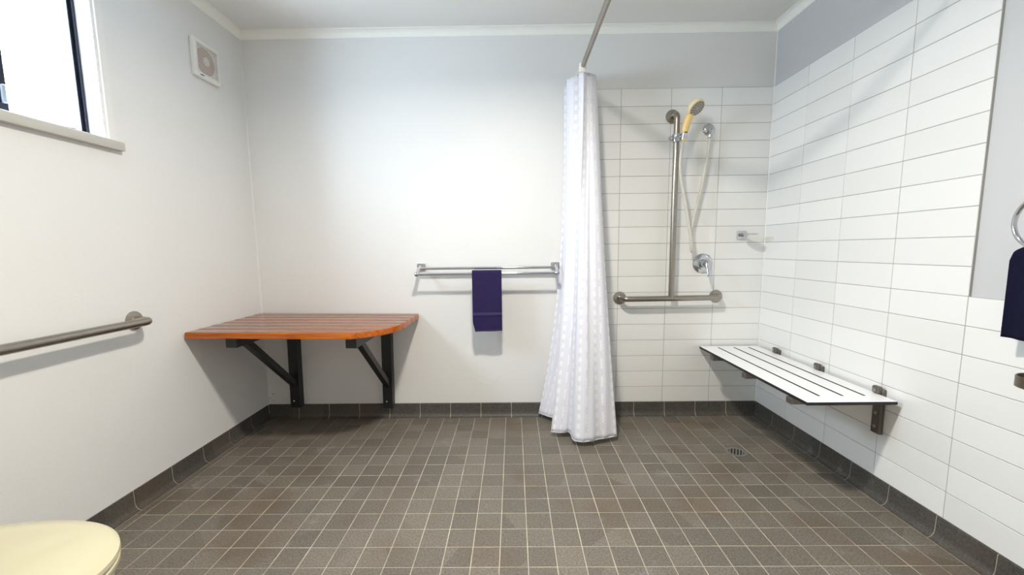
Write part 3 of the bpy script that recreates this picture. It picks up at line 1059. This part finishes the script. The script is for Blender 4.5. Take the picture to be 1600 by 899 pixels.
me_ring = mesh_of(lathe(bmesh.new(), [(.0145, -.0035), (.0205, -.0035), (.0205, .0035), (.0145, .0035), (.0145, -.0035)], (0, 0, 0), (0, 1, 0), 20, False), 'plastic_white', 'curtain_ring')
for y in (-.03, -.065, -.10, -.135, -.175, -.21, -.245):
    inst('curtain_ring', me_ring, (RX, y, RZ - .0015), curtain)
bm = bmesh.new()
box(bm, (RX - .020, -.262, RZ - .034), (RX + .018, -.246, RZ + .016), .006, 2)
fin('curtain_tab', bm, 'plastic_white', curtain, smooth=40)

# ------------------------------------------------------------------ right wall: towel ring, towel, cup holder
XP = XR + TT
ring = empty('towel_ring', (XP, -1.445, 1.12), 'chrome towel ring on the grey paint at the right edge', 'towel ring')
cc = Vector((1.584, -1.443, 1.156))
rp = [cc + Vector((0, .079 * math.cos(2 * PI * k / 40), .079 * math.sin(2 * PI * k / 40))) for k in range(41)]
fin('ring', sweep(bmesh.new(), rp, .0065, 12, cap=False), 'chrome', ring, smooth=60)
fin('post', sweep(bmesh.new(), [(XP - .002, -1.443, 1.242), (1.582, -1.443, 1.240)], .011, 14), 'chrome', ring, smooth=60)
fin('wall_plate', lathe(bmesh.new(), [(.027, 0), (.027, .004), (.022, .009), (0, .009)], (XP, -1.443, 1.242), (-1, 0, 0), 28), 'chrome', ring, smooth=40)
sec = draped('n', 0, 1.092, .014, 0, 0, .808, .83, .01)
def place_n(d, z, t):
    f = max(0, min(1, (1.09 - z) / .29))
    wd = .048 + .013 * min(1, f * 8) ** .6
    y = -1.443 + wd * (1 - 2 * t)
    # follow the ring at the top
    dz = -.035 * max(0, 1 - f * 5) * (1 - math.cos((t - .5) * 2.4)) * 0
    lift = .030 * (abs(t - .5) * 2) ** 2 * max(0, 1 - f * 3)
    x = 1.584 + d * 1.25 + .005 * math.sin(t * 9 + (0 if d < 0 else 1.5)) * (.4 + f)
    return (x, y, z - lift * .6 + dz)
nav = fin('hanging_towel', cloth_mesh(sec, 0, 0, 0, place_n, 0), 'towel_navy', None, smooth=180, recalc=False)
tag(nav, 'dark navy towel hanging from the chrome towel ring', 'towel')
sm = nav.modifiers.new('thickness', 'SOLIDIFY')
sm.thickness = .009
sm.offset = 0
cup = empty('cup_holder', (1.57, -1.502, .678), 'short dull brown metal ring holder below the navy towel', 'holder')
cx_ = Vector((1.568, -1.502, .678))
fin('band', lathe(bmesh.new(), [(.0525, 0), (.056, .002), (.056, .032), (.054, .034), (.0515, .032), (.0515, .002), (.0525, 0)], cx_, (0, 0, 1), 40, False), 'bronze_steel', cup, smooth=40)
fin('wall_arm', B((1.620, -1.516, .682), (XR, -1.488, .706), .002), 'bronze_steel', cup)

# ------------------------------------------------------------------ toilet
TY = -1.905
toilet = empty('toilet', (-1.1, TY, 0), 'cream-lidded toilet at the lower left corner by the left wall', 'toilet')
def oval(xt, xb, hw, n=40):
    """D-shaped outline: round nose at +X, squarer back"""
    pts = []
    cx = xt - hw * 1.28
    for k in range(n + 1):
        a = -PI / 2 + PI * k / n
        pts.append((cx + hw * 1.28 * math.cos(a), TY + hw * math.sin(a)))
    m_ = 8
    for k in range(1, m_):
        t = k / m_
        pts.append((cx + (xb - cx) * t, TY + hw * (1 - .16 * t * t)))
    pts.append((xb, TY + hw * .80))
    pts.append((xb, TY - hw * .80))
    for k in range(m_ - 1, 0, -1):
        t = k / m_
        pts.append((cx + (xb - cx) * t, TY - hw * (1 - .16 * t * t)))
    return pts
def stack(bm, layers):
    rings = [[bm.verts.new((x, y, z)) for x, y in o] for o, z in layers]
    n = len(rings[0])
    for a, b in zip(rings[:-1], rings[1:]):
        for i in range(n):
            bm.faces.new((a[i], a[(i + 1) % n], b[(i + 1) % n], b[i]))
    bm.faces.new(rings[0][::-1])
    bm.faces.new(rings[-1])
    return bm
xt = -.797
bm = stack(bmesh.new(), [(oval(xt - .004, -1.24, .181), .428), (oval(xt, -1.243, .185), .432), (oval(xt - .001, -1.242, .184), .441), (oval(xt - .012, -1.236, .175), .4485),
                         (oval(xt - .06, -1.21, .140), .4535), (oval(xt - .15, -1.15, .07), .456)])
fin('lid', bm, 'toilet_seat', toilet, smooth=40)
bm = stack(bmesh.new(), [(oval(xt - .006, -1.24, .180), .404), (oval(xt - .002, -1.24, .184), .409), (oval(xt - .002, -1.24, .184), .420), (oval(xt - .008, -1.24, .178), .4265)])
fin('seat', bm, 'toilet_seat', toilet, smooth=40)
bm = stack(bmesh.new(), [(oval(-.98, -1.45, .115), 0), (oval(-.97, -1.45, .12), .03), (oval(-.95, -1.45, .12), .16), (oval(-.87, -1.42, .15), .28), (oval(-.815, -1.38, .175), .37), (oval(-.81, -1.36, .178), .402)])
fin('pan', bm, 'ceramic', toilet, smooth=50)
bm = B((XL + .002, TY - .19, .40), (XL + .17, TY + .19, .80), .02, 3)
cis = fin('cistern', bm, 'ceramic', toilet, smooth=40)
fin('cistern_lid', B((XL + .002, TY - .197, .80), (XL + .178, TY + .197, .832), .008, 2), 'ceramic', cis, smooth=40)
fin('flush_button', lathe(bmesh.new(), [(.022, 0), (.022, .004), (.018, .006), (0, .006)], (XL + .09, TY, .832), (0, 0, 1), 24), 'chrome', cis, smooth=40)
fin('hinge', sweep(bmesh.new(), [(-1.25, TY - .09, .434), (-1.25, TY + .09, .434)], .011, 12), 'toilet_seat', toilet, smooth=50)
